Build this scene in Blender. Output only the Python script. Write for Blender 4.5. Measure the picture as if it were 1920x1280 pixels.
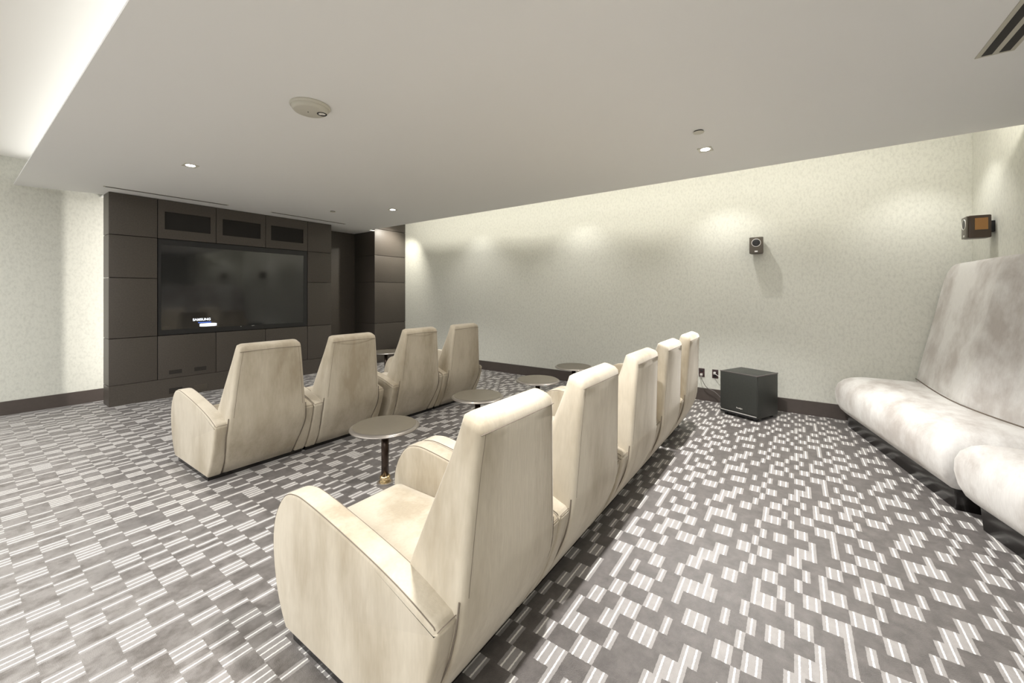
import bpy, bmesh, math, random
from mathutils import Vector, Matrix
random.seed(7)
for _o in list(bpy.data.objects): bpy.data.objects.remove(_o)
SC = bpy.context.scene
COL = SC.collection
PI = math.pi
# ------------------------------------------------------------------ camera
cam_d = bpy.data.cameras.new('camera'); cam = bpy.data.objects.new('camera', cam_d); COL.objects.link(cam)
cam.location = (0, 0, 1.45)
YAW = math.atan2(1489-960, 750)
cam.rotation_euler = (PI/2, 0, -(PI/2 - YAW))
cam_d.sensor_width = 36; cam_d.lens = 36*750/1920
cam_d.shift_y = -(640-551)/1920
cam_d.clip_start = .05
SC.camera = cam
# ------------------------------------------------------------------ world, exposure
w = bpy.data.worlds.new('world'); SC.world = w; w.use_nodes = True
w.node_tree.nodes['Background'].inputs[0].default_value = (1, .96, .9, 1)
w.node_tree.nodes['Background'].inputs[1].default_value = .3
vs = SC.view_settings
vs.view_transform = 'Standard'; vs.look = 'None'; vs.gamma = 1; vs.use_curve_mapping = False
vs.exposure = 0.25
# ------------------------------------------------------------------ large lights
def lamp(name, kind, loc, rot, energy, color=(1, .94, .85), size=None, size_y=None, spot=None, blend=.5, spread=None, radius=.04):
    d = bpy.data.lights.new(name, kind); o = bpy.data.objects.new(name, d); COL.objects.link(o)
    o.location = loc; o.rotation_euler = rot; d.energy = energy; d.color = color
    if kind == 'AREA':
        d.shape = 'RECTANGLE'; d.size = size; d.size_y = size_y or size
        if spread: d.spread = spread
    else: d.shadow_soft_size = radius
    if kind == 'SPOT': d.spot_size = spot; d.spot_blend = blend
    return o
# linear lamp strips lying in the coves on top of the dropped ceiling (left cove and right wall slot)
lamp('cove_strip_light', 'AREA', (.66, 1.5, 2.86), (0, PI*.86, 0), 15, (1, .99, .96), .12, 12)
lamp('slot_strip_light', 'AREA', (4.66, 2.9, 2.90), (0, -PI*.53, 0), 46, (1, .96, .86), .1, 8.4)
# added unseen fill lights overhead, left of and behind the camera
lamp('fill_light', 'AREA', (-2.4, 3.0, 3.05), (0, 0, 0), 400, (1, 1, .99), 2.6, 7.5)
lamp('fill_light', 'AREA', (-2.0, -2.0, 3.05), (0, 0, 0), 25, (1, .96, .9), 2.5, 1.2)
# wall washers in the slot beside the right wall
for y, e in ((-1.05, 30), (.72, 36), (2.8, 30), (4.95, 30)  ):
    lamp('slot_spot_light', 'SPOT', (5.43, y, 3.06), (0, math.radians(-3), 0), e, (1, .98, .95), spot=math.radians(98), blend=.85, radius=.025)
lamp('slot_spot_light', 'SPOT', (5.48, 6.58, 3.05), (math.radians(28), 0, 0), 120, (1, .96, .86), spot=math.radians(100), blend=.85, radius=.025)
# lamp tube behind the free edge of the media wall
lamp('edge_light', 'AREA', (1.47, 7.28, 1.40), (0, PI/2, math.radians(-35)), 10, (1, .95, .88), 2.6, .03)

# ------------------------------------------------------------------ node helpers
def mat(name):
    m = bpy.data.materials.new(name); m.use_nodes = True
    nt = m.node_tree; b = nt.nodes['Principled BSDF']
    return m, nt, b
def N(nt, t, **kw):
    n = nt.nodes.new(t)
    for k, v in kw.items():
        if k == 'op': n.operation = v
        else: setattr(n, k, v)
    return n
def L(nt, a, b): nt.links.new(a, b)
def math_n(nt, op, a, b=None, c=None):
    n = N(nt, 'ShaderNodeMath', op=op)
    for i, v in enumerate((a, b, c)):
        if v is None: continue
        if isinstance(v, (int, float)): n.inputs[i].default_value = v
        else: L(nt, v, n.inputs[i])
    return n.outputs[0]
def simple(name, col, rough=.5, metal=0, noise=0, nscale=20, bump=0, bscale=200, spec=.5, emit=None, es=1, stretch=None):
    m, nt, b = mat(name)
    b.inputs['Roughness'].default_value = rough; b.inputs['Metallic'].default_value = metal
    b.inputs['Specular IOR Level'].default_value = spec
    tc = N(nt, 'ShaderNodeTexCoord'); src = tc.outputs['Object']
    if stretch:
        mp = N(nt, 'ShaderNodeMapping'); mp.inputs['Scale'].default_value = stretch; L(nt, src, mp.inputs[0]); src = mp.outputs[0]
    nz = N(nt, 'ShaderNodeTexNoise'); nz.inputs['Scale'].default_value = nscale; nz.inputs['Detail'].default_value = 6
    L(nt, src, nz.inputs[0])
    cr = N(nt, 'ShaderNodeValToRGB')
    cr.color_ramp.elements[0].position = .3; cr.color_ramp.elements[1].position = .7
    cr.color_ramp.elements[0].color = (*[c*(1-noise) for c in col], 1)
    cr.color_ramp.elements[1].color = (*[min(1, c*(1+noise)) for c in col], 1)
    L(nt, nz.outputs[0], cr.inputs[0]); L(nt, cr.outputs[0], b.inputs['Base Color'])
    if bump:
        n2 = N(nt, 'ShaderNodeTexNoise'); n2.inputs['Scale'].default_value = bscale; n2.inputs['Detail'].default_value = 4
        L(nt, src, n2.inputs[0])
        bp = N(nt, 'ShaderNodeBump'); bp.inputs['Strength'].default_value = bump; bp.inputs['Distance'].default_value = .004
        L(nt, n2.outputs[0], bp.inputs['Height']); L(nt, bp.outputs[0], b.inputs['Normal'])
    if emit:
        b.inputs['Emission Color'].default_value = (*emit, 1); b.inputs['Emission Strength'].default_value = es
    return m
def velvet(name, col, dark, scale=3.0, streak=(1, 1, .35), rough=.85):
    # brushed nap: large soft patches plus fine streaks
    m, nt, b = mat(name)
    tc = N(nt, 'ShaderNodeTexCoord'); oi = N(nt, 'ShaderNodeObjectInfo')
    add = N(nt, 'ShaderNodeVectorMath', op='ADD'); L(nt, tc.outputs['Object'], add.inputs[0])
    sc = N(nt, 'ShaderNodeVectorMath', op='SCALE'); L(nt, oi.outputs['Location'], sc.inputs[0]); sc.inputs['Scale'].default_value = 2.37
    L(nt, sc.outputs[0], add.inputs[1])
    mp = N(nt, 'ShaderNodeMapping'); mp.inputs['Scale'].default_value = streak; L(nt, add.outputs[0], mp.inputs[0])
    n1 = N(nt, 'ShaderNodeTexNoise'); n1.inputs['Scale'].default_value = scale; n1.inputs['Detail'].default_value = 5; n1.inputs['Roughness'].default_value = .62
    L(nt, mp.outputs[0], n1.inputs[0])
    cr = N(nt, 'ShaderNodeValToRGB'); cr.color_ramp.elements[0].position = .36; cr.color_ramp.elements[1].position = .58
    cr.color_ramp.elements[0].color = (*dark, 1); cr.color_ramp.elements[1].color = (*col, 1)
    L(nt, n1.outputs[0], cr.inputs[0])
    mp2 = N(nt, 'ShaderNodeMapping'); mp2.inputs['Scale'].default_value = (60, 60, 9); L(nt, add.outputs[0], mp2.inputs[0])
    n2 = N(nt, 'ShaderNodeTexNoise'); n2.inputs['Scale'].default_value = 1.5; n2.inputs['Detail'].default_value = 3; L(nt, mp2.outputs[0], n2.inputs[0])
    mx = N(nt, 'ShaderNodeMixRGB', blend_type='MULTIPLY'); mx.inputs[0].default_value = .16
    L(nt, cr.outputs[0], mx.inputs[1]); L(nt, n2.outputs[0], mx.inputs[2])
    L(nt, mx.outputs[0], b.inputs['Base Color'])
    b.inputs['Roughness'].default_value = rough; b.inputs['Specular IOR Level'].default_value = .15
    b.inputs['Sheen Weight'].default_value = .35; b.inputs['Sheen Roughness'].default_value = .45
    b.inputs['Sheen Tint'].default_value = (1, .97, .92, 1)
    bp = N(nt, 'ShaderNodeBump'); bp.inputs['Strength'].default_value = .25; bp.inputs['Distance'].default_value = .004
    L(nt, n2.outputs[0], bp.inputs['Height']); L(nt, bp.outputs[0], b.inputs['Normal'])
    return m
M = {}
M['velvet'] = velvet('cream_velvet', (.575, .515, .415), (.40, .34, .25))
M['velvet_grey'] = velvet('silver_velvet', (.80, .785, .765), (.52, .48, .45), scale=2.4, streak=(1, 1.6, .8))
M['seam'] = simple('seam_and_crease_shade', (.17, .14, .11), .9)
M['plinth'] = simple('black_plinth', (.012, .010, .009), .25)
M['ceiling'] = simple('ceiling_paint', (.84, .84, .825), .85, spec=.2)
M['upper_ceiling'] = simple('upper_ceiling_paint', (.85, .84, .80), .85, spec=.2)
M['panel'] = simple('brown_panel', (.075, .064, .054), .42, noise=.12, nscale=60, bump=.06, bscale=300, spec=.45)
M['panel_dark'] = simple('panel_gap', (.012, .010, .009), .6)
M['grille'] = simple('speaker_cloth', (.018, .016, .014), .9)
M['base_brown'] = simple('baseboard_brown', (.075, .06, .053), .38, noise=.05, spec=.5)
M['table_top'] = simple('table_laminate', (.135, .118, .09), .36, noise=.03)
M['steel'] = simple('satin_steel', (.36, .33, .30), .33, metal=.8)
M['bronze'] = simple('dark_bronze', (.055, .036, .026), .25, metal=.6)
M['brass'] = simple('brass', (.75, .58, .32), .22, metal=1)
M['black_gloss'] = simple('screen_glass', (.012, .012, .013), .07, spec=.9)
M['black'] = simple('black_plastic', (.016, .016, .017), .4)
M['sub_black'] = simple('black_vinyl', (.035, .037, .033), .45, noise=.1, nscale=50, bump=.05)
M['sub_edge'] = simple('bevel_edge', (.10, .085, .085), .3)
M['white_plastic'] = simple('white_plastic', (.60, .58, .50), .4)
M['vent_metal'] = simple('vent_metal', (.50, .48, .40), .5)
M['white_glow'] = simple('lamp_lens', (1, 1, 1), .4, emit=(1, .97, .93), es=14)
M['logo'] = simple('logo_glow', (.9, .95, 1), .4, emit=(.85, .92, 1), es=1.1)
M['logo_blue'] = simple('logo_blue', (.05, .12, .5), .4, emit=(.10, .2, .7), es=.6)
M['silver'] = simple('silver_badge', (.8, .78, .75), .3, metal=.4)
M['speaker_brown'] = simple('speaker_brown', (.055, .035, .022), .3, spec=.6)
M['speaker_grey'] = simple('speaker_grey', (.10, .085, .065), .35)
M['sticker'] = simple('amber_sticker', (.36, .18, .055), .5)
M['outlet'] = simple('outlet_brown', (.045, .022, .022), .4)
M['cable'] = simple('grey_cable', (.16, .15, .14), .5)
M['lens'] = simple('lens_white', (.85, .83, .78), .15)

def wall_mat(name, col, bump=.35):
    m, nt, b = mat(name)
    tc = N(nt, 'ShaderNodeTexCoord')
    mp = N(nt, 'ShaderNodeMapping'); mp.inputs['Scale'].default_value = (1, 1, .6); L(nt, tc.outputs['Object'], mp.inputs[0])
    n1 = N(nt, 'ShaderNodeTexNoise'); n1.inputs['Scale'].default_value = 42; n1.inputs['Detail'].default_value = 5; n1.inputs['Roughness'].default_value = .7
    L(nt, mp.outputs[0], n1.inputs[0])
    cr = N(nt, 'ShaderNodeValToRGB'); cr.color_ramp.elements[0].position = .32; cr.color_ramp.elements[1].position = .55
    cr.color_ramp.elements[0].color = (*[c*.86 for c in col], 1); cr.color_ramp.elements[1].color = (*col, 1)
    L(nt, n1.outputs[0], cr.inputs[0]); L(nt, cr.outputs[0], b.inputs['Base Color'])
    b.inputs['Roughness'].default_value = .6; b.inputs['Specular IOR Level'].default_value = .25
    bp = N(nt, 'ShaderNodeBump'); bp.inputs['Strength'].default_value = bump; bp.inputs['Distance'].default_value = .006
    L(nt, n1.outputs[0], bp.inputs['Height']); L(nt, bp.outputs[0], b.inputs['Normal'])
    return m
M['wall'] = wall_mat('wallcovering', (.67, .67, .605))

def carpet():
    m, nt, b = mat('carpet')
    tc = N(nt, 'ShaderNodeTexCoord'); sx = N(nt, 'ShaderNodeSeparateXYZ'); L(nt, tc.outputs['Object'], sx.inputs[0])
    X, Y = sx.outputs[0], sx.outputs[1]
    CX, CY, NC, NR = .104, .034, 28, 8
    # slightly irregular cell edges
    wob = N(nt, 'ShaderNodeTexNoise'); wob.inputs['Scale'].default_value = 90; wob.inputs['Detail'].default_value = 2
    L(nt, tc.outputs['Object'], wob.inputs[0])
    wv = math_n(nt, 'MULTIPLY_ADD', wob.outputs[0], .010, -.005)
    xs = math_n(nt, 'DIVIDE', math_n(nt, 'ADD', X, wv), CX); row = math_n(nt, 'FLOOR', xs)
    ys = math_n(nt, 'DIVIDE', math_n(nt, 'MULTIPLY_ADD', wv, .5, Y), CY); cidx = math_n(nt, 'FLOOR', ys)
    colf = math_n(nt, 'DIVIDE', math_n(nt, 'ADD', math_n(nt, 'FLOORED_MODULO', cidx, float(NC)), .5), float(NC))
    rmod = math_n(nt, 'FLOORED_MODULO', row, float(NR))
    rnd = random.Random(11)
    prev = [0]*NC; total = None; first = None
    for r in range(NR):
        best = None
        for tr in range(200):                       # runs of light loops, offset from the row before like a broken checker
            seq = []; v = rnd.randint(0, 1)
            while len(seq) < NC:
                k = rnd.choice((1, 1, 2, 2, 3)) if v else rnd.choice((1, 2, 2, 3, 3, 5))
                seq += [v]*k; v = 1-v
            seq = seq[:NC]; seq = seq[(s := rnd.randint(0, NC-1)):] + seq[:s]
            score = abs(sum(a*b_ for a, b_ in zip(seq, prev)) - 1) + abs(sum(seq)-NC*.41)*.8 + (r == NR-1)*sum(a*b_ for a, b_ in zip(seq, first or seq))*.5
            if best is None or score < best[0]: best = (score, seq)
        seq = best[1]; prev = seq; first = first or seq
        cr = N(nt, 'ShaderNodeValToRGB'); cr.color_ramp.interpolation = 'CONSTANT'
        el = cr.color_ramp.elements
        ch = [(0, seq[0])] + [(i, seq[i]) for i in range(1, NC) if seq[i] != seq[i-1]]
        el[0].position = 0; el[0].color = (ch[0][1],)*3 + (1,)
        el.remove(el[1])
        for i, v in ch[1:]:
            e = el.new(i/NC); e.color = (v, v, v, 1)
        L(nt, colf, cr.inputs[0])
        sel = math_n(nt, 'COMPARE', rmod, float(r), .1)
        t = math_n(nt, 'MULTIPLY', cr.outputs[0], sel)
        total = t if total is None else math_n(nt, 'ADD', total, t)
    light = total
    fy = math_n(nt, 'FRACT', ys)
    line = math_n(nt, 'COMPARE', fy, .5, .10)
    # colours
    mott = N(nt, 'ShaderNodeTexNoise'); mott.inputs['Scale'].default_value = 14; mott.inputs['Detail'].default_value = 7; mott.inputs['Roughness'].default_value = .7
    L(nt, tc.outputs['Object'], mott.inputs[0])
    dk = N(nt, 'ShaderNodeValToRGB'); dk.color_ramp.elements[0].position = .35; dk.color_ramp.elements[1].position = .68
    dk.color_ramp.elements[0].color = (.055, .047, .043, 1); dk.color_ramp.elements[1].color = (.125, .110, .103, 1)
    L(nt, mott.outputs[0], dk.inputs[0])
    lt = N(nt, 'ShaderNodeValToRGB'); lt.color_ramp.elements[0].position = .3; lt.color_ramp.elements[1].position = .7
    lt.color_ramp.elements[0].color = (.25, .235, .225, 1); lt.color_ramp.elements[1].color = (.34, .32, .312, 1)
    L(nt, mott.outputs[0], lt.inputs[0])
    # side aisle paled to paint in washed-out light; blotchy wear and border
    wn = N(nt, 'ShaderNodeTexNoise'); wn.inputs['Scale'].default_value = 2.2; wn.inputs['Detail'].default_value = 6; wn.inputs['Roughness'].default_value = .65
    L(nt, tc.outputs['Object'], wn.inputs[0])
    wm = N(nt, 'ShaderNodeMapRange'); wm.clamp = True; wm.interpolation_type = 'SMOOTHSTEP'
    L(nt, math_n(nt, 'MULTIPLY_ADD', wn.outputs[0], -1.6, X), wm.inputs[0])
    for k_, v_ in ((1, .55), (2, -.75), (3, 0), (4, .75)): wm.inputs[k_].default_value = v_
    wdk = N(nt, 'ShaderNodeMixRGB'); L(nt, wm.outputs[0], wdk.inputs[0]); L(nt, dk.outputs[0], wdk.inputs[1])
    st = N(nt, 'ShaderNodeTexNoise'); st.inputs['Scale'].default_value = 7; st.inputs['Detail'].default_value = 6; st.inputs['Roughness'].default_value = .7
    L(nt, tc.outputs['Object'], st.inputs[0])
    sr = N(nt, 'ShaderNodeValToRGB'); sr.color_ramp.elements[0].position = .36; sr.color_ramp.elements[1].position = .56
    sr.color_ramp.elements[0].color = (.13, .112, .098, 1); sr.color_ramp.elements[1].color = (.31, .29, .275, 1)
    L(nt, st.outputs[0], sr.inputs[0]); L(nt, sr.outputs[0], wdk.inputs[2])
    m1 = N(nt, 'ShaderNodeMixRGB'); L(nt, line, m1.inputs[0]); L(nt, lt.outputs[0], m1.inputs[1]); m1.inputs[2].default_value = (.86, .84, .80, 1)
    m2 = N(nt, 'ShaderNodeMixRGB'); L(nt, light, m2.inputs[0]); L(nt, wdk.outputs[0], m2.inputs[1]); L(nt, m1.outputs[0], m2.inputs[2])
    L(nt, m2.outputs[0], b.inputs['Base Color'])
    b.inputs['Roughness'].default_value = .48; b.inputs['Specular IOR Level'].default_value = .9
    b.inputs['Sheen Weight'].default_value = .2; b.inputs['Sheen Roughness'].default_value = .5
    f = N(nt, 'ShaderNodeTexNoise'); f.inputs['Scale'].default_value = 260; L(nt, tc.outputs['Object'], f.inputs[0])
    h = math_n(nt, 'MULTIPLY_ADD', light, .5, math_n(nt, 'MULTIPLY', f.outputs[0], .6))
    h = math_n(nt, 'ADD', h, math_n(nt, 'MULTIPLY', math_n(nt, 'MULTIPLY', line, light), .4))
    bp = N(nt, 'ShaderNodeBump'); bp.inputs['Strength'].default_value = .5; bp.inputs['Distance'].default_value = .006
    L(nt, h, bp.inputs['Height']); L(nt, bp.outputs[0], b.inputs['Normal'])
    return m
M['carpet'] = carpet()

# ------------------------------------------------------------------ mesh helpers
def obj(name, bm, m, parent=None, smooth=False, bevel=0, seg=3, kind=None, loc=None):
    bmesh.ops.remove_doubles(bm, verts=bm.verts, dist=1e-6)
    bmesh.ops.recalc_face_normals(bm, faces=bm.faces)
    me = bpy.data.meshes.new(name); bm.to_mesh(me); bm.free()
    me.materials.append(m)
    o = bpy.data.objects.new(name, me); COL.objects.link(o)
    if loc:
        me.transform(Matrix.Translation(-Vector(loc))); o.location = loc
    if parent is not None: o.parent = parent
    if smooth:
        for p in me.polygons: p.use_smooth = True
    if bevel:
        md = o.modifiers.new('bevel', 'BEVEL'); md.width = bevel; md.segments = seg; md.limit_method = 'ANGLE'; md.angle_limit = math.radians(40)
        for p in me.polygons: p.use_smooth = True
        me.set_sharp_from_angle(angle=math.radians(50)) if False else None
    if kind: o['kind'] = kind
    return o
def thing(name, label, cat, loc=(0, 0, 0), rz=0, group=None):
    o = bpy.data.objects.new(name, None); COL.objects.link(o); o.location = loc; o.rotation_euler = (0, 0, rz)
    o.empty_display_size = .1
    return tag(o, label, cat, group)
def tag(o, label, cat, group=None):
    o['label'] = label; o['category'] = cat
    if group: o['group'] = group
    return o
def struct(name, bm, m): return obj(name, bm, m, kind='structure')
def box(bm, x0, x1, y0, y1, z0, z1):
    v = [bm.verts.new((x, y, z)) for z in (z0, z1) for x, y in ((x0, y0), (x1, y0), (x1, y1), (x0, y1))]
    for f in ((3, 2, 1, 0), (4, 5, 6, 7), (0, 1, 5, 4), (1, 2, 6, 5), (2, 3, 7, 6), (3, 0, 4, 7)): bm.faces.new([v[i] for i in f])
    return bm
def B(*a):
    bm = bmesh.new()
    if a: box(bm, *a)
    return bm
def prism(pts, z0, z1):
    bm = bmesh.new()
    a = [bm.verts.new((x, y, z0)) for x, y in pts]; b = [bm.verts.new((x, y, z1)) for x, y in pts]
    n = len(pts); bm.faces.new(a[::-1]); bm.faces.new(b)
    for i in range(n): bm.faces.new((a[i], a[(i+1) % n], b[(i+1) % n], b[i]))
    return bm
def lathe(bm, prof, cx=0, cy=0, n=48):
    rings = []
    for r, z in prof:
        rings.append([bm.verts.new((cx+r*math.cos(2*PI*i/n), cy+r*math.sin(2*PI*i/n), z)) for i in range(n)] if r > 1e-5 else [bm.verts.new((cx, cy, z))])
    for a, b in zip(rings, rings[1:]):
        for i in range(n):
            j = (i+1) % n
            if len(a) == 1 and len(b) == 1: continue
            if len(a) == 1: bm.faces.new((a[0], b[i], b[j]))
            elif len(b) == 1: bm.faces.new((a[i], a[j], b[0]))
            else: bm.faces.new((a[i], a[j], b[j], b[i]))
    return bm
def catmull(P, k=6, closed=False):
    P = [Vector(p) for p in P]; out = []; n = len(P)
    rng = n if closed else n-1
    for i in range(rng):
        if closed: a, b, c, d = P[i-1], P[i], P[(i+1) % n], P[(i+2) % n]
        else: a, b, c, d = P[max(i-1, 0)], P[i], P[i+1], P[min(i+2, n-1)]
        for s in range(k):
            t = s/k
            out.append(.5*((2*b) + (c-a)*t + (2*a-5*b+4*c-d)*t*t + (3*b-a-3*c+d)*t**3))
    if not closed: out.append(P[-1])
    return out
def tube(bm, path, r, n=8, closed=False):
    path = [Vector(p) for p in path]; rings = []; m = len(path)
    up = Vector((0, 0, 1)); pv = None
    for i, p in enumerate(path):
        t = ((path[(i+1) % m] if (closed or i < m-1) else p) - (path[i-1] if (closed or i > 0) else p)).normalized()
        if pv is None:
            a = t.cross(up)
            if a.length < 1e-3: a = t.cross(Vector((1, 0, 0)))
        else: a = pv - t*pv.dot(t)
        a.normalize(); pv = a; b = t.cross(a)
        rings.append([bm.verts.new(p + r*(a*math.cos(2*PI*k/n) + b*math.sin(2*PI*k/n))) for k in range(n)])
    for i in range(m if closed else m-1):
        a, b = rings[i], rings[(i+1) % m]
        for k in range(n): bm.faces.new((a[k], a[(k+1) % n], b[(k+1) % n], b[k]))
    if not closed: bm.faces.new(rings[0][::-1]); bm.faces.new(rings[-1])
    return bm
def rpoly(pts, r, inset, n=6):
    """convex CCW polygon: edges moved inward by inset, corners rounded"""
    m = len(pts); P = [Vector(p) for p in pts]; lines = []
    for i in range(m):
        a, b = P[i], P[(i+1) % m]; d = (b-a).normalized(); nrm = Vector((-d.y, d.x)); lines.append((a+nrm*inset, d))
    def isect(l1, l2):
        p, d = l1; q, e = l2; den = d.x*e.y-d.y*e.x
        t = ((q.x-p.x)*e.y-(q.y-p.y)*e.x)/den; return p+d*t
    C = [isect(lines[i-1], lines[i]) for i in range(m)]; out = []
    for i in range(m):
        c = C[i]; d0 = (C[i-1]-c); d1 = (C[(i+1) % m]-c); l0, l1 = d0.length, d1.length; d0.normalize(); d1.normalize()
        ang = math.acos(max(-1, min(1, d0.dot(d1)))); rr = r[i] if isinstance(r, (list, tuple)) else r
        rr = max(rr-inset*.6, .004); t = min(rr/math.tan(ang/2), .49*l0, .49*l1)
        a, b = c+d0*t, c+d1*t
        for k in range(n+1):
            s = k/n; out.append((1-s)**2*a + 2*s*(1-s)*c + s*s*b)
    return out
def pillow(bm, pts, r, levels, n=6, zfun=None, xsq=None):
    """stack of rounded plans; level = (z, inset, dx, dy)"""
    rings = []
    xs = [p[0] for p in pts]; xc = (min(xs)+max(xs))/2; W = max(xs)-min(xs)
    for lv in levels:
        z, ins = lv[0], lv[1]; sx = lv[2] if len(lv) > 2 else 0; dy = lv[3] if len(lv) > 3 else 0
        ring = []
        for p in rpoly(pts, r, ins, n):
            x = xc+(p.x-xc)*(1-2*sx/W); y = p.y+dy; zz = z
            if zfun: zz = zfun(x, y, z)
            ring.append(bm.verts.new((x, y, zz)))
        rings.append(ring)
    for a, b in zip(rings, rings[1:]):
        m = len(a)
        for i in range(m): bm.faces.new((a[i], a[(i+1) % m], b[(i+1) % m], b[i]))
    bm.faces.new(rings[0][::-1]); bm.faces.new(rings[-1])
    return bm
def copy_tree(o, parent=None):
    c = o.copy(); COL.objects.link(c)
    if parent is not None: c.parent = parent
    for ch in [k for k in ALLP if k.parent == o]: copy_tree(ch, c)
    return c
def text_mesh(name, txt, size, m, parent, mtx, extrude=.0008):
    cu = bpy.data.curves.new(name, 'FONT'); cu.body = txt; cu.size = size; cu.extrude = extrude; cu.align_x = 'CENTER'; cu.align_y = 'CENTER'; cu.offset = size*.02
    t = bpy.data.objects.new(name+'_tmp', cu); COL.objects.link(t)
    dg = bpy.context.evaluated_depsgraph_get(); me = bpy.data.meshes.new_from_object(t.evaluated_get(dg))
    bpy.data.objects.remove(t); me.name = name; me.transform(mtx); me.materials.clear(); me.materials.append(m)
    o = bpy.data.objects.new(name, me); COL.objects.link(o); o.parent = parent
    return o

# ------------------------------------------------------------------ the room
ZC, ZU = 2.763, 3.10
XR, YB, YF, YL = 5.98, -1.47, 7.16, 7.72
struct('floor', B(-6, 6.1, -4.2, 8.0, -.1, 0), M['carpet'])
struct('ceiling_upper', B(-6, 6.1, -4.2, 8.0, ZU, ZU+.1), M['upper_ceiling']).name = 'ceiling'
# dropped ceiling, short of the side walls
sl = prism([(.475, -4.0), (4.67, -4.0), (4.67, YB), (4.82, YB), (5.03, 7.155), (5.17, 7.156), (5.17, 7.9), (1.22, 7.9), (1.215, 7.44), (.475, 7.68)], ZC, ZC+.014)
struct('ceiling', sl, M['ceiling'])
struct('wall_right', B(XR, XR+.12, -1.6, 8.0, 0, ZU), M['wall'])
struct('wall_back', B(4.68, XR+.12, YB-.1, YB, 0, ZU), M['wall'])
struct('wall_back', B(4.66, 4.68, -2.7, YB, 0, ZU), M['wall'])
struct('wall_back', B(-6, 4.68, -2.8, -2.7, 0, ZU), M['wall'])
struct('wall_front', B(-6, 1.75, YL, YL+.1, 0, ZU), M['wall'])
struct('baseboard_right', B(XR-.018, XR, YB, YF, 0, .168), M['base_brown'])
struct('baseboard_back', B(4.7, XR-.02, YB, YB+.016, 0, .168), M['base_brown'])
struct('baseboard_front', B(-6, 1.75, YL-.018, YL, 0, .165), M['base_brown'])
# dark alcove right of the media wall
struct('wall_alcove', B(4.1, 5.28, 7.87, 7.95, 0, ZC+.1), M['panel'])
struct('wall_alcove', B(4.16, 4.225, 7.26, 7.87, 0, ZC), M['panel'])

# ------------------------------------------------------------------ panelled media wall
G = .004     # half of a shadow gap
mw = thing('media_wall', 'dark brown panelled media wall built around the big television', 'media wall', (1.21, YF, 0))
def mpart(name, bm, m, parent=mw, bevel=0):
    for v in bm.verts: v.co -= Vector((1.21, YF, 0))
    return obj(name, bm, m, parent, bevel=bevel)
mpart('backing', B(1.225, 4.22, YF+.045, YF+.10, 0, ZC), M['panel_dark'])
def panel(x0, x1, z0, z1, name='panel', y=YF):
    return mpart(name, B(x0+G, x1-G, y, y+.045, z0+G, z1-G), M['panel'], bevel=.002)
XS = [1.21, 1.688, 2.37, 3.065, 3.765, 4.22]; ZS = [0, .264, .872, 1.662, 2.218, ZC]
for xa, xb in ((XS[0], XS[1]), (XS[4], XS[5])):
    for za, zb in zip(ZS[1:], ZS[2:]): panel(xa, xb, za, zb)
# plinth with its vent
pl = mpart('base_panel', B(1.21, 4.22, YF, YF+.045, 0, .264), M['panel'])
def vent_slots(x0, x1, z0, z1, parent, m='grille', rows=4, name='vent'):
    bm = bmesh.new()
    for k in range(rows):
        h = (z1-z0)/rows
        box(bm, x0, x1, YF-.003, YF+.002, z0+k*h+h*.2, z0+(k+1)*h-h*.2)
    return mpart(name, bm, M[m], parent)
vent_slots(2.10, 2.255, .045, .12, pl, 'speaker_grey'); vent_slots(1.81, 1.96, .05, .125, pl)
# cabinet doors below
for i in range(3):
    d = mpart('door', B(XS[i+1]+G, XS[i+2]-G, YF, YF+.045, .264+G, .872-G), M['panel'], bevel=.002)
    if i == 0:
        vent_slots(1.81, 1.955, .322, .378, d); vent_slots(2.10, 2.245, .322, .378, d)
# speaker hatches above, each a frame around a cloth grille
for i, (ga, gb) in enumerate(((1.765, 2.30), (2.455, 2.99), (3.15, 3.69))):
    x0, x1, z0, z1, g0, g1 = XS[i+1]+G, XS[i+2]-G, 2.218+G, ZC-G, 2.352, 2.60
    bm = bmesh.new()
    box(bm, x0, x1, YF, YF+.045, z0, g0); box(bm, x0, x1, YF, YF+.045, g1, z1)
    box(bm, x0, ga, YF, YF+.045, g0, g1); box(bm, gb, x1, YF, YF+.045, g0, g1)
    f = mpart('hatch_frame', bm, M['panel'])
    mpart('grille_cloth', B(ga-.005, gb+.005, YF+.014, YF+.03, g0-.005, g1+.005), M['grille'], f)
# side return of the wall with the same seams
for za, zb in ((0, .264), (.264, .872), (.872, 1.662), (1.662, 2.218), (2.218, ZC)):
    mpart('side_panel', B(1.208, 1.232, YF+.002 if za == 0 else YF+.006, YF+.30, za+G, zb-G), M['panel'])
# panelled column in the corner: it runs up into the light slot
pc = thing('panelled_column', 'dark brown panelled column in the corner between alcove and pale right wall', 'column', (5.175, YF, 0))
def cpart(name, bm, m, parent=pc, bevel=0):
    for v in bm.verts: v.co -= Vector((5.175, YF, 0))
    return obj(name, bm, m, parent, bevel=bevel)
cpart('backing', B(5.19, XR-.002, YF+.03, 7.85, 0, 3.09), M['panel_dark'])
for za, zb in ((0, .264), (.264, .83), (.83, 1.70), (1.70, 2.265), (2.265, 2.82), (2.82, 3.09)):
    cpart('panel', B(5.175, XR-.001, YF, YF+.03, za+G, zb-G), M['panel'], bevel=.002)
    if zb < 3.0: cpart('side_panel', B(5.176, 5.192, YF+.034, 7.865, za+G, min(zb, ZC)-G), M['panel'], bevel=.002)

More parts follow.
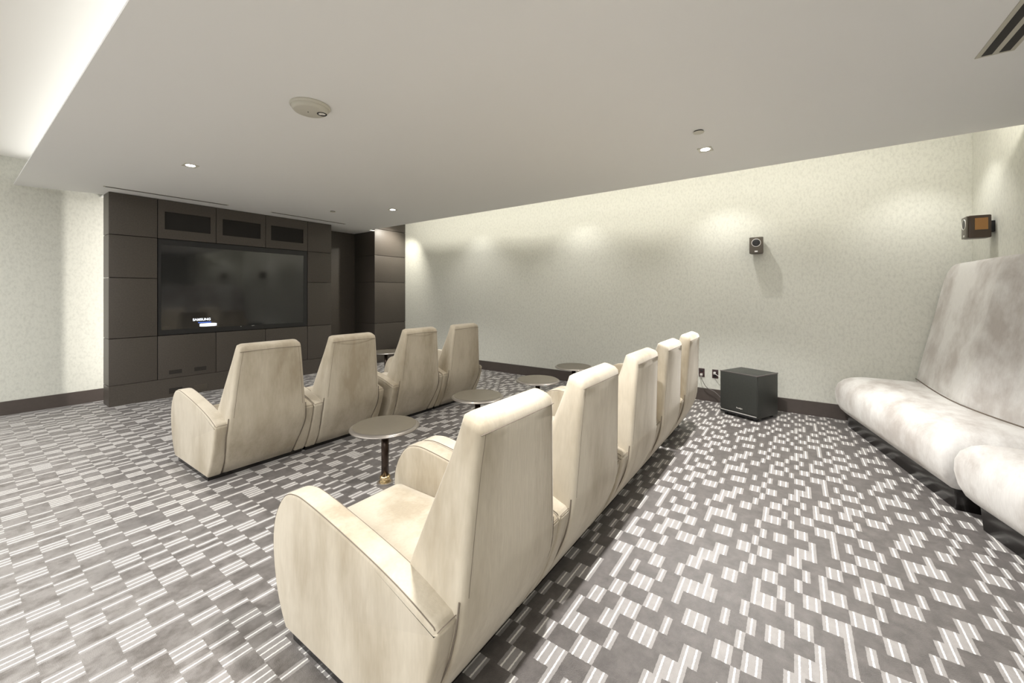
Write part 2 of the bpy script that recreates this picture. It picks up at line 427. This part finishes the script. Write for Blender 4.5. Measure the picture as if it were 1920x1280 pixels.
# television
tv = thing('television', 'large black flat television showing its white start logo, set into the brown media wall', 'television', (2.70, YF, .872))
def tpart(name, bm, m, parent=tv, bevel=0):
    for v in bm.verts: v.co -= Vector((2.70, YF, .872))
    return obj(name, bm, m, parent, bevel=bevel)
bm = bmesh.new()
x0, x1, z0, z1 = 1.694, 3.760, .878, 2.212; a0, a1, c0, c1 = 1.727, 3.70, .948, 2.135
box(bm, x0, x1, YF+.008, YF+.044, z0, c0); box(bm, x0, x1, YF+.008, YF+.044, c1, z1)
box(bm, x0, a0, YF+.008, YF+.05, c0, c1); box(bm, a1, x1, YF+.008, YF+.05, c0, c1)
fr = tpart('bezel', bm, M['black'])
scr = tpart('screen', B(a0, a1, YF+.014, YF+.04, c0, c1), M['black_gloss'])
MX = Matrix.Rotation(PI/2, 4, 'X')
def tvm(x, z, dy=.0125): return Matrix.Translation(Vector((x-2.70, dy, z-.872))) @ MX
text_mesh('logo', 'SAMSUNG', .048, M['logo'], scr, tvm(2.195, 1.072))
tpart('logo_bar', B(2.15, 2.31, YF+.012, YF+.014, 1.022, 1.036), M['logo_blue'], scr)
tpart('logo_pill', prism(catmull([(2.185, .97), (2.365, .97), (2.378, .9875), (2.365, 1.012), (2.185, 1.012), (2.172, .99)], 5, True), 0, 1), M['logo'], scr)
pill = bpy.data.objects['logo_pill']
for v in pill.data.vertices:   # prism was built in x/y: stand it up on the screen
    X_, Y_, Z_ = v.co.x, v.co.y+YF, v.co.z+.872
    v.co = Vector((X_, .0125+.001*Z_, Y_-.872))
tpart('status_light', B(2.70, 2.712, YF+.006, YF+.01, .935, .941), M['silver'], fr)
tpart('status_light', B(2.86, 2.90, YF+.006, YF+.01, .938, .942), M['silver'], fr)

# ------------------------------------------------------------------ theatre chair (origin: left rear corner on the floor, facing +Y)
ARM_CW = False
def make_chair():
    W = .75
    t = thing('theatre_chair', '', 'chair')
    bm = prism([(.014, .02), (W-.014, .02), (W-.014, .70), (.014, .70)], 0, .04); obj('plinth', bm, M['plinth'], t)
    prof = [(.00, .034), (-.055, .12), (-.11, .24), (-.150, .36), (-.168, .445), (-.150, .466), (-.03, .507), (.10, .540), (.24, .568), (.40, .596), (.56, .619), (.66, .624),
            (.745, .600), (.810, .53), (.850, .44), (.856, .33), (.832, .20), (.79, .10), (.742, .034)]
    pc_ = []
    segs = [prof[:5], prof[4:6], prof[5:]]
    for s in segs:
        c = catmull([(p[0], p[1], 0) for p in s], 5); pc_ += c[:-1]
    pc_.append(Vector((prof[-1][0], prof[-1][1], 0)))
    for x0, x1, side in ((0, .098, 0), (W-.098, W, 1)):
        bm = bmesh.new(); n = len(pc_); R = .018; nr = []
        for i in range(n):
            d0 = (pc_[i]-pc_[i-1]).normalized(); d1 = (pc_[(i+1) % n]-pc_[i]).normalized(); d = (d0+d1).normalized()
            nr.append(Vector((d.y, -d.x, 0))*(-1 if ARM_CW else 1))
        def ring(x, ins): return [bm.verts.new((x, p.x+q.x*ins, p.y+q.y*ins)) for p, q in zip(pc_, nr)]
        rs = [ring(x0+R-R*math.cos(k*PI/10), R-R*math.sin(k*PI/10)) for k in range(6)] + [ring(x1-R+R*math.cos(k*PI/10), R-R*math.sin(k*PI/10)) for k in range(5, -1, -1)]
        for a, b in zip(rs, rs[1:]):
            for i in range(n): bm.faces.new((a[i], b[i], b[(i+1) % n], a[(i+1) % n]))
        bm.faces.new(rs[0]); bm.faces.new(rs[-1][::-1])
        arm = obj('armrest', bm, M['velvet'], t, smooth=True)
        sm = bmesh.new()
        path = pc_[16:-2]
        for xx in (x0+.0053, x1-.0053):
            tube(sm, [(xx, p.x+q.x*.0053, p.y+q.y*.0053) for p, q in list(zip(pc_, nr))[23:-2]], .0021, 5)
        # cross seam at the rear end of the arm top
        tube(sm, [(x0+.004, -.163, .452), (x0+.02, -.1665, .4585), (x1-.02, -.1665, .4585), (x1-.004, -.163, .452)], .0017, 5)
        s_ = obj('seam', sm, M['seam'], arm); s_['label'] = 'dark seam line'
    # seat cushion and the upholstered front below it
    bm = bmesh.new()
    pillow(bm, [(.101, -.02), (W-.101, -.02), (W-.101, .80), (.101, .80)], .05,
           [(.05, .03), (.10, .012), (.25, .004), (.34, 0), (.375, .006), (.398, .02), (.412, .045), (.420, .09), (.424, .16)], 6)
    for v in bm.verts:
        if v.co.z < .33 and v.co.y > .5: v.co.y -= (.33-v.co.z)*.25
    obj('seat', bm, M['velvet'], t, smooth=True)
    # backrest: stacked plans that narrow to the top, rear shell bulging at hip height
    lv = [(.036, .105, .645, .0, .20), (.12, .098, .652, -.055, .20), (.22, .086, .664, -.112, .2), (.30, .076, .674, -.150, .19), (.36, .072, .678, -.170, .17), (.42, .076, .674, -.182, .135),
          (.50, .083, .668, -.188, .085), (.60, .093, .660, -.192, .045), (.70, .103, .651, -.196, .005), (.80, .114, .642, -.200, -.035), (.90, .125, .632, -.205, -.078), (.97, .133, .625, -.209, -.105), (1.015, .139, .620, -.211, -.118),
          (1.038, .147, .612, -.209, -.126), (1.050, .160, .600, -.201, -.138), (1.055, .18, .58, -.189, -.148)]
    bm = bmesh.new(); rings = []
    for k, (z, xa, xb, ya, yb) in enumerate(lv):
        rr = .030 if z < 1.02 else .02
        ring = []
        bulge = .012 if .4 < z < 1.03 else .006
        for p in rpoly([(xa, ya), (xb, ya), (xb, yb), (xa, yb)], [rr, rr, rr*1.4, rr*1.4], 0, 6):
            u = (p.x-xa)/(xb-xa); v = (p.y-ya)/(yb-ya)
            yy = p.y - bulge*math.sin(PI*min(max(u, 0), 1))*(1-v)
            tz = max(0, min(1, (z-.85)/.18)); tz = tz*tz*(3-2*tz)
            zz = z + tz*((p.y+.165)*.34) + tz*.006*math.sin(PI*u)
            ring.append(bm.verts.new((p.x, yy, zz)))
        rings.append(ring)
    for a, b in zip(rings, rings[1:]):
        m_ = len(a)
        for i in range(m_): bm.faces.new((a[i], a[(i+1) % m_], b[(i+1) % m_], b[i]))
    bm.faces.new(rings[0][::-1]); bm.faces.new(rings[-1])
    back = obj('backrest', bm, M['velvet'], t, smooth=True)
    sm = bmesh.new()
    tube(sm, [(.146+.466*u, -.2125-.012*math.sin(PI*u), 1.001+.006*math.sin(PI*u)) for u in [i/12 for i in range(13)]], .0018, 5)
    for s in (0, 1):   # seams where the rear shell meets the armrests
        pts = [((xa-.001) if s == 0 else (xb+.001), ya+.010, z) for (z, xa, xb, ya, yb) in lv[:7]]
        tube(sm, catmull(pts, 3), .0032, 5)
    for s in (0, 1):   # long seams down the rear edges
        pts = []
        for (z, xa, xb, ya, yb) in lv[6:13]:
            pts.append((xa+.030 if s == 0 else xb-.030, ya-.0015, z-.012*(z > .95)))
        tube(sm, catmull(pts, 3), .0014, 5)
    s_ = obj('seam', sm, M['seam'], back); s_['label'] = 'dark seam line'
    return t
ALLP = []
chair = make_chair()
ALLP = list(COL.objects)
place = [
    (1.160, 3.69, 'cream velvet theatre chair at the left end of the row nearest the television', 'front row of theatre chairs'),
    (1.915, 3.69, 'cream velvet chair second from left in the row nearest the television', 'front row of theatre chairs'),
    (2.775, 3.69, 'cream velvet chair third from left in the row nearest the television, beside a gap', 'front row of theatre chairs'),
    (3.535, 3.69, 'cream velvet chair at the right end of the row nearest the television', 'front row of theatre chairs'),
    (.830, 1.02, 'cream velvet theatre chair largest in the foreground with its empty seat visible', 'rear row of theatre chairs'),
    (1.585, 1.02, 'cream velvet chair directly right of the large foreground chair', 'rear row of theatre chairs'),
    (2.385, 1.02, 'cream velvet chair in the middle of the five in the rear row', 'rear row of theatre chairs'),
    (3.135, 1.02, 'cream velvet chair second from the subwoofer end of the rear row', 'rear row of theatre chairs'),
    (3.935, 1.02, 'cream velvet chair ending the rear row nearest the subwoofer', 'rear row of theatre chairs')]
for i, (x, y, lab, grp) in enumerate(place):
    c = chair if i == 0 else copy_tree(chair)
    c.location = (x, y, 0); tag(c, lab, 'chair', grp)

# ------------------------------------------------------------------ side tables
def make_table():
    t = thing('side_table', '', 'table'); r, h = .258, .447
    top = obj('table_top', lathe(bmesh.new(), [(0, h-.026), (r-.03, h-.026), (r-.006, h-.023), (r-.034, h-.005), (0, h-.005)], n=64), M['bronze'], t)
    # bevelled metal rim and laminate face
    rim = obj('rim', lathe(bmesh.new(), [(r-.004, h-.024), (r+.0015, h-.019), (r-.001, h-.014), (r-.024, h+.0007), (r-.028, h-.003)], n=64), M['steel'], top, smooth=True); rim['label'] = 'bright bevelled metal rim'
    obj('laminate', lathe(bmesh.new(), [(r-.024, h-.002), (r-.024, h+.0012), (0, h+.0012)], n=64), M['table_top'], top)
    obj('pole', lathe(bmesh.new(), [(.085, h-.034), (.085, h-.026), (.0, h-.026)], n=32), M['bronze'], t)
    obj('pole', lathe(bmesh.new(), [(0, .012), (.028, .012), (.028, h-.03), (0, h-.03)], n=32), M['bronze'], t, smooth=True)
    cl = obj('collar', lathe(bmesh.new(), [(.028, .06), (.035, .058), (.041, .045), (.036, .033), (.038, .026), (.045, .014), (.045, .010), (0, .010)], n=32), M['brass'], t, smooth=True); cl['label'] = 'brass collar'
    obj('base_plate', lathe(bmesh.new(), [(0, 0), (.062, 0), (.062, .006), (.055, .011), (0, .011)], n=40), M['steel'], t)
    return t
before = set(COL.objects)
tbl = make_table(); ALLP = [o for o in COL.objects if o not in before]
ALLP[0:0] = []
for i, (x, y, lab) in enumerate([
    (1.952, 2.572, 'round dark side table nearest the camera with a bright metal rim and brass collar'),
    (3.055, 2.572, 'round brown side table partly hidden by the foreground chair back'),
    (4.035, 2.475, 'round brown side table between the two rows beside the dark baseboard'),
    (5.060, 2.515, 'round brown side table farthest right, standing against the pale wall'),
    (4.46, 5.85, 'round side table in front of the front row before the panelled column')]):
    t = tbl if i == 0 else copy_tree(tbl)
    t.location = (x, y, 0); t.rotation_euler = (0, 0, i*.7); tag(t, lab, 'table', 'round side tables')

# ------------------------------------------------------------------ banquette along the back wall
def seat_levels(): return [(.145, .085), (.152, .068), (.18, .040), (.24, .014), (.32, 0), (.39, .002), (.45, .022), (.495, .058), (.525, .105), (.542, .16), (.550, .22)]
def sofa(name, label, seat, crease, rear, end_r):
    t = thing(name, label, 'sofa', (seat[0][0], seat[0][1], 0), 0, 'high backed banquette sofas')
    org = Vector((seat[0][0], seat[0][1], 0))
    def sp(nm, bm, m, smooth=True):
        for v in bm.verts: v.co -= org
        return obj(nm, bm, m, t, smooth=smooth)
    # base
    bm = bmesh.new(); pillow(bm, seat, end_r, [(0, .10), (.13, .09), (.15, .085)], 6); sp('base', bm, M['plinth'])
    bm = bmesh.new(); pillow(bm, seat, end_r, seat_levels(), 8); sp('seat', bm, M['velvet_grey'])
    lv = [(.40, .012, 0, .02), (.52, .002, 0, 0), (.60, 0, 0, -.01), (.9, 0, .005, -.07), (1.2, .004, .012, -.125), (1.45, .010, .010, -.165), (1.60, .016, .018, -.187), (1.68, .024, .035, -.20), (1.725, .036, .07, -.206), (1.748, .05, .12, -.21), (1.755, .065, .19, -.225)]
    bm = bmesh.new(); pillow(bm, crease, [.035]*len(crease), lv, 6)
    for v in bm.verts:
        if v.co.x > 4.55: v.co.y = max(v.co.y, -1.458)
    sp('backrest', bm, M['velvet_grey'])
    fr_ = sorted([p for p in crease], key=lambda p: p[0])
    front = [p for p in fr_ if not any(abs(p[0]-q[0]) < .06 and q[1] > p[1] for q in fr_)]
    sm = bmesh.new(); tube(sm, catmull([(min(p[0], 5.93), p[1]+.002, .554) for p in front], 8), .005, 6)  # dark tube paints the shaded crease between seat and back
    sp('seam', sm, M['seam'])['label'] = 'painted shade line along the crease'  # painted crease shade, shares the name and material of the seams
    return t
sofa('banquette_sofa', 'pale grey velvet high-backed sofa section in the corner under the brown speaker',
     [(5.95, -.325), (5.95, -1.27), (3.825, -1.55), (3.815, -.81)][::-1], [(5.965, -1.055), (5.965, -1.24), (3.76, -1.62), (3.76, -1.41), (4.75, -1.10)][::-1], None, [.07, .05, .05, .22])
sofa('banquette_sofa', 'pale grey velvet sofa section cut by the right picture edge, nearest the camera',
     [(3.785, -.82), (3.795, -1.70), (1.75, -2.20), (1.70, -1.36)][::-1], [(3.75, -1.415), (3.75, -1.63), (1.75, -2.15), (1.72, -1.93)][::-1], None, [.07, .05, .05, .07])

# ------------------------------------------------------------------ subwoofer by the right wall
A_, B_, C_ = Vector((5.454, .740)), Vector((5.267, .342)), Vector((5.640, .120))
ax = (A_-B_).normalized(); ay = Vector((ax.y, -ax.x))
if ay.x < 0: ay = -ay
rz = math.atan2(-ay.x, ay.y)
sw = thing('subwoofer', 'black cube subwoofer standing on the carpet by the pale right wall', 'speaker', (B_.x, B_.y, 0), math.atan2(ay.y, ay.x)+0)
# local x = away from the front face (ay), local y = along the front (ax)
wF, dF, hF = .44, .44, .522
obj('cabinet', B(.012, dF, 0, wF, .03, hF), M['sub_black'], sw, bevel=.012)
obj('front_grille', B(0, .014, .004, wF-.004, .075, hF-.006), M['sub_black'], sw, bevel=.005)
obj('trim_line', B(.004, .014, .01, wF-.01, .052, .060), M['silver'], sw)
obj('lower_front', B(.002, .014, .004, wF-.004, .030, .050), M['black'], sw)
te = obj('top_edge', B(-.0015, .012, -.001, wF+.001, hF-.008, hF+.001), M['sub_edge'], sw, bevel=.003)
obj('side_edge', B(0.0, dF, -.0015, .010, hF-.014, hF+.0012), M['sub_edge'], sw, bevel=.003)
for (x, y) in ((.05, .05), (.39, .05), (.05, .39), (.39, .39)):
    obj('foot', lathe(bmesh.new(), [(0, 0), (.02, 0), (.022, .031), (0, .031)], x, y, 20), M['black'], sw)
text_mesh('badge', 'Paradigm', .020, M['silver'], sw, Matrix.Translation(Vector((-.0012, .20, .115))) @ Matrix.Rotation(-PI/2, 4, 'Z') @ MX)

# wall outlets and their cords
def outlet(y, label, n):
    t = thing('wall_outlet', label, 'outlet', (XR, y, .375), 0, 'outlets behind the subwoofer')
    obj('cover_plate', B(-.008, 0, -.037, .037, -.058, .058), M['outlet'], t, bevel=.003)
    bm = bmesh.new()
    for zz in (-.024, .024): box(bm, -.0105, -.0075, -.016, .016, zz-.014, zz+.014)
    obj('socket', bm, M['black'], t, bevel=.001)
    return t
outlet(1.035, 'brown wall outlet nearer the chairs, a grey plug in it', 0); outlet(.868, 'brown wall outlet right beside the black subwoofer, white plug in it', 1)
def cord(name, label, plug, path, m):
    t = thing(name, label, 'cord', path[0])
    o0 = Vector(path[0])
    pb = bmesh.new(); box(pb, *plug)
    for v in pb.verts: v.co -= o0
    obj('plug', pb, M['silver'], t, bevel=.003)
    cb = bmesh.new(); tube(cb, [p-o0 for p in catmull(path, 8)], .0045, 8); obj('cable', cb, m, t, smooth=True)
cord('power_cord', 'thin grey power cord drooping from the left outlet behind the subwoofer', (5.935, 5.969, 1.020, 1.050, .335, .365),
     [(5.93, 1.035, .345), (5.90, 1.02, .30), (5.89, .96, .20), (5.89, .86, .15), (5.885, .76, .06), (5.86, .66, .012), (5.82, .58, .012)], M['cable'])
cord('power_cord', 'short white-plugged cord running from the right outlet to the subwoofer', (5.925, 5.969, .855, .885, .375, .405),
     [(5.925, .87, .39), (5.88, .82, .37), (5.86, .74, .34), (5.87, .68, .31)], M['silver'])

# ------------------------------------------------------------------ wall speakers
def wall_speaker(label, loc, rz, front, body, sticker):
    # local: +x points out of the wall, width along y, z centred
    t = thing('wall_speaker', label, 'speaker', loc, rz, 'small surround speakers')
    D, Wd, H_ = .185, .15, .205
    bm = bmesh.new()
    pts = [(.03, -Wd/2+.012), (D-.012, -Wd/2), (D-.012, Wd/2), (.03, Wd/2-.012)]
    a = [bm.verts.new((x, y, -H_/2)) for x, y in pts]; b = [bm.verts.new((x, y, H_/2)) for x, y in pts]
    bm.faces.new(a[::-1]); bm.faces.new(b)
    for i in range(4): bm.faces.new((a[i], a[(i+1) % 4], b[(i+1) % 4], b[i]))
    cab = obj('cabinet', bm, body, t, bevel=.01)
    obj('bracket', B(0, .032, -.03, .03, -.05, .05), M['black'], t, bevel=.003)
    f = obj('front_baffle', B(D-.013, D, -Wd/2+.004, Wd/2-.004, -H_/2+.004, H_/2-.004), front, t, bevel=.004)
    ring = bmesh.new(); tube(ring, [(D+.001, .047*math.cos(2*PI*k/40), .03+.047*math.sin(2*PI*k/40)) for k in range(40)], .0035, 8, closed=True)
    dr = obj('driver_ring', ring, M['silver'], f, smooth=True)
    cone = lathe(bmesh.new(), [(0, .002), (.02, .0035), (.042, .001), (.045, -.002), (0, -.002)], n=32)
    for v in cone.verts: v.co = Vector((v.co.z+D+.001, v.co.x, v.co.y+.03))
    obj('driver_cone', cone, M['black'], f, smooth=True)
    obj('badge', B(D-.001, D+.002, -.016, .016, -.085, -.068), M['silver'], f)
    if sticker:
        st = B(.055, .135, Wd/2-.0095, Wd/2+.0005, -.03, .075)
        obj('sticker', st, M['sticker'], cab)
    return t
wall_speaker('small dark speaker with a round driver high on the pale right wall', (XR, .385, 2.055), PI, M['speaker_grey'], M['speaker_brown'], False)
s2 = wall_speaker('brown speaker with an amber label on its side above the pale sofa', (5.44, YB, 2.06), PI/2, M['speaker_grey'], M['speaker_brown'], True)

# ------------------------------------------------------------------ ceiling fixtures
def downlight(x, y, label, energy, ang=100):
    t = thing('downlight', label, 'ceiling light', (x, y, ZC), 0, 'square recessed downlights')
    bm = bmesh.new(); R = .058
    ring = [bm.verts.new((R*.72*math.cos(2*PI*i/32), R*.72*math.sin(2*PI*i/32), -.002)) for i in range(32)]
    top = [bm.verts.new((R*.60*math.cos(2*PI*i/32), R*.60*math.sin(2*PI*i/32), -.0012)) for i in range(32)]
    def sq(a, s, z):
        m = max(abs(math.cos(a)), abs(math.sin(a))); return (s*math.cos(a)/m, s*math.sin(a)/m, z)
    out = [bm.verts.new(sq(2*PI*i/32, R, -.006)) for i in range(32)]; outb = [bm.verts.new(sq(2*PI*i/32, R, 0)) for i in range(32)]
    for i in range(32):
        j = (i+1) % 32
        bm.faces.new((top[i], top[j], ring[j], ring[i])); bm.faces.new((ring[i], ring[j], out[j], out[i])); bm.faces.new((out[i], out[j], outb[j], outb[i]))
    obj('trim', bm, M['white_plastic'], t)
    obj('lens', lathe(bmesh.new(), [(0, -.003), (R*.66, -.003), (R*.66, -.001), (0, -.001)], n=32), M['white_glow'], t)
    lamp('overhead_spot', 'SPOT', (x, y, ZC-.02), (0, 0, 0), energy, (1, .975, .94), spot=math.radians(ang), blend=.6, radius=.05)
downlight(1.446, 5.04, 'small square recessed downlight glowing above the left side of the television', 110)
downlight(4.02, 5.11, 'small square recessed downlight glowing near the panelled corner', 130)
downlight(3.98, .66, 'bright square recessed downlight above the rear row, beside a round cover', 380)
lamp('overhead_spot', 'SPOT', (1.45, .66, ZC-.02), (0, 0, 0), 270, (1, .975, .94), spot=math.radians(110), blend=.6, radius=.05)
lamp('overhead_spot', 'SPOT', (2.7, 2.87, ZC-.02), (0, 0, 0), 60, (1, .95, .87), spot=math.radians(110), blend=.6, radius=.05)  # added spot over the aisle for overhead contrast, no fixture
def cover(x, y, label):
    t = thing('sprinkler_cover', label, 'sprinkler', (x, y, ZC), 0, 'round sprinkler covers')
    obj('gap_ring', lathe(bmesh.new(), [(0, -.008), (.036, -.008), (.036, 0), (0, 0)], n=32), M['panel_dark'], t)
    obj('cap', lathe(bmesh.new(), [(0, -.013), (.040, -.013), (.041, -.009), (0, -.009)], n=32), M['white_plastic'], t)
cover(3.507, .63, 'white round ceiling cover just behind the bright downlight'); cover(3.551, 5.988, 'white round ceiling cover near the media wall')
# emergency light / detector
sd = thing('smoke_detector', 'round beige ceiling detector with two small lenses near its rim', 'detector', (1.47, 2.76, ZC))
obj('base_ring', lathe(bmesh.new(), [(0, 0), (.128, 0), (.130, -.008), (.122, -.018), (0, -.018)], n=56), M['white_plastic'], sd)
obj('housing', lathe(bmesh.new(), [(.118, -.018), (.117, -.026), (.106, -.040), (.098, -.043), (0, -.044)], n=56), M['white_plastic'], sd, smooth=True)
bz = obj('lens_ring', lathe(bmesh.new(), [(.020, -.0435), (.030, -.047), (.033, -.045), (.033, -.043)], .065, -.035, 32), M['black'], sd)
bm = bmesh.new(); lathe(bm, [(0, -.050), (.011, -.047), (.013, -.043)], .058, -.027, 20); lathe(bm, [(0, -.050), (.011, -.047), (.013, -.043)], .073, -.044, 20)
obj('lens', bm, M['lens'], bz, smooth=True)
obj('indicator', lathe(bmesh.new(), [(0, -.047), (.004, -.046), (.004, -.043)], -.01, .01, 12), M['black'], sd)
# linear vents
def slot_vent(x0, y0, x1, y1, wid, label, grp, nslot=1, mt='vent_metal'):
    d = Vector((x1-x0, y1-y0)); Lg = d.length
    t = thing('ceiling_vent', label, 'vent', (x0, y0, ZC), math.atan2(d.y, d.x), grp)
    fb = bmesh.new(); sb = bmesh.new(); e = .02 if nslot > 1 else .006
    box(fb, 0, Lg, -wid/2, wid/2, -.004, -.0005)
    fr_ = obj('frame', fb, M[mt], t)
    gap = (wid-2*e)/(nslot*1.6+ (nslot-1)*1.0) if nslot > 1 else wid-2*e
    y = -wid/2+e
    sw_ = gap*1.6 if nslot > 1 else gap
    for k in range(nslot):
        box(sb, .018, Lg-.018, y, y+sw_, -.0055, -.0035); y += sw_+gap
    obj('slot', sb, M['panel_dark'], t)
    return t
slot_vent(1.11, 6.865, 2.415, 6.835, .045, 'long thin slot vent in the ceiling above the left of the media wall', 'slot vents above the media wall')
slot_vent(3.01, 6.845, 4.33, 6.88, .045, 'long thin slot vent in the ceiling above the right of the media wall', 'slot vents above the media wall')
slot_vent(1.9, -.905, 3.312, -.895, .145, 'two-slot metal ceiling vent in the top right corner of the picture', None, 2)
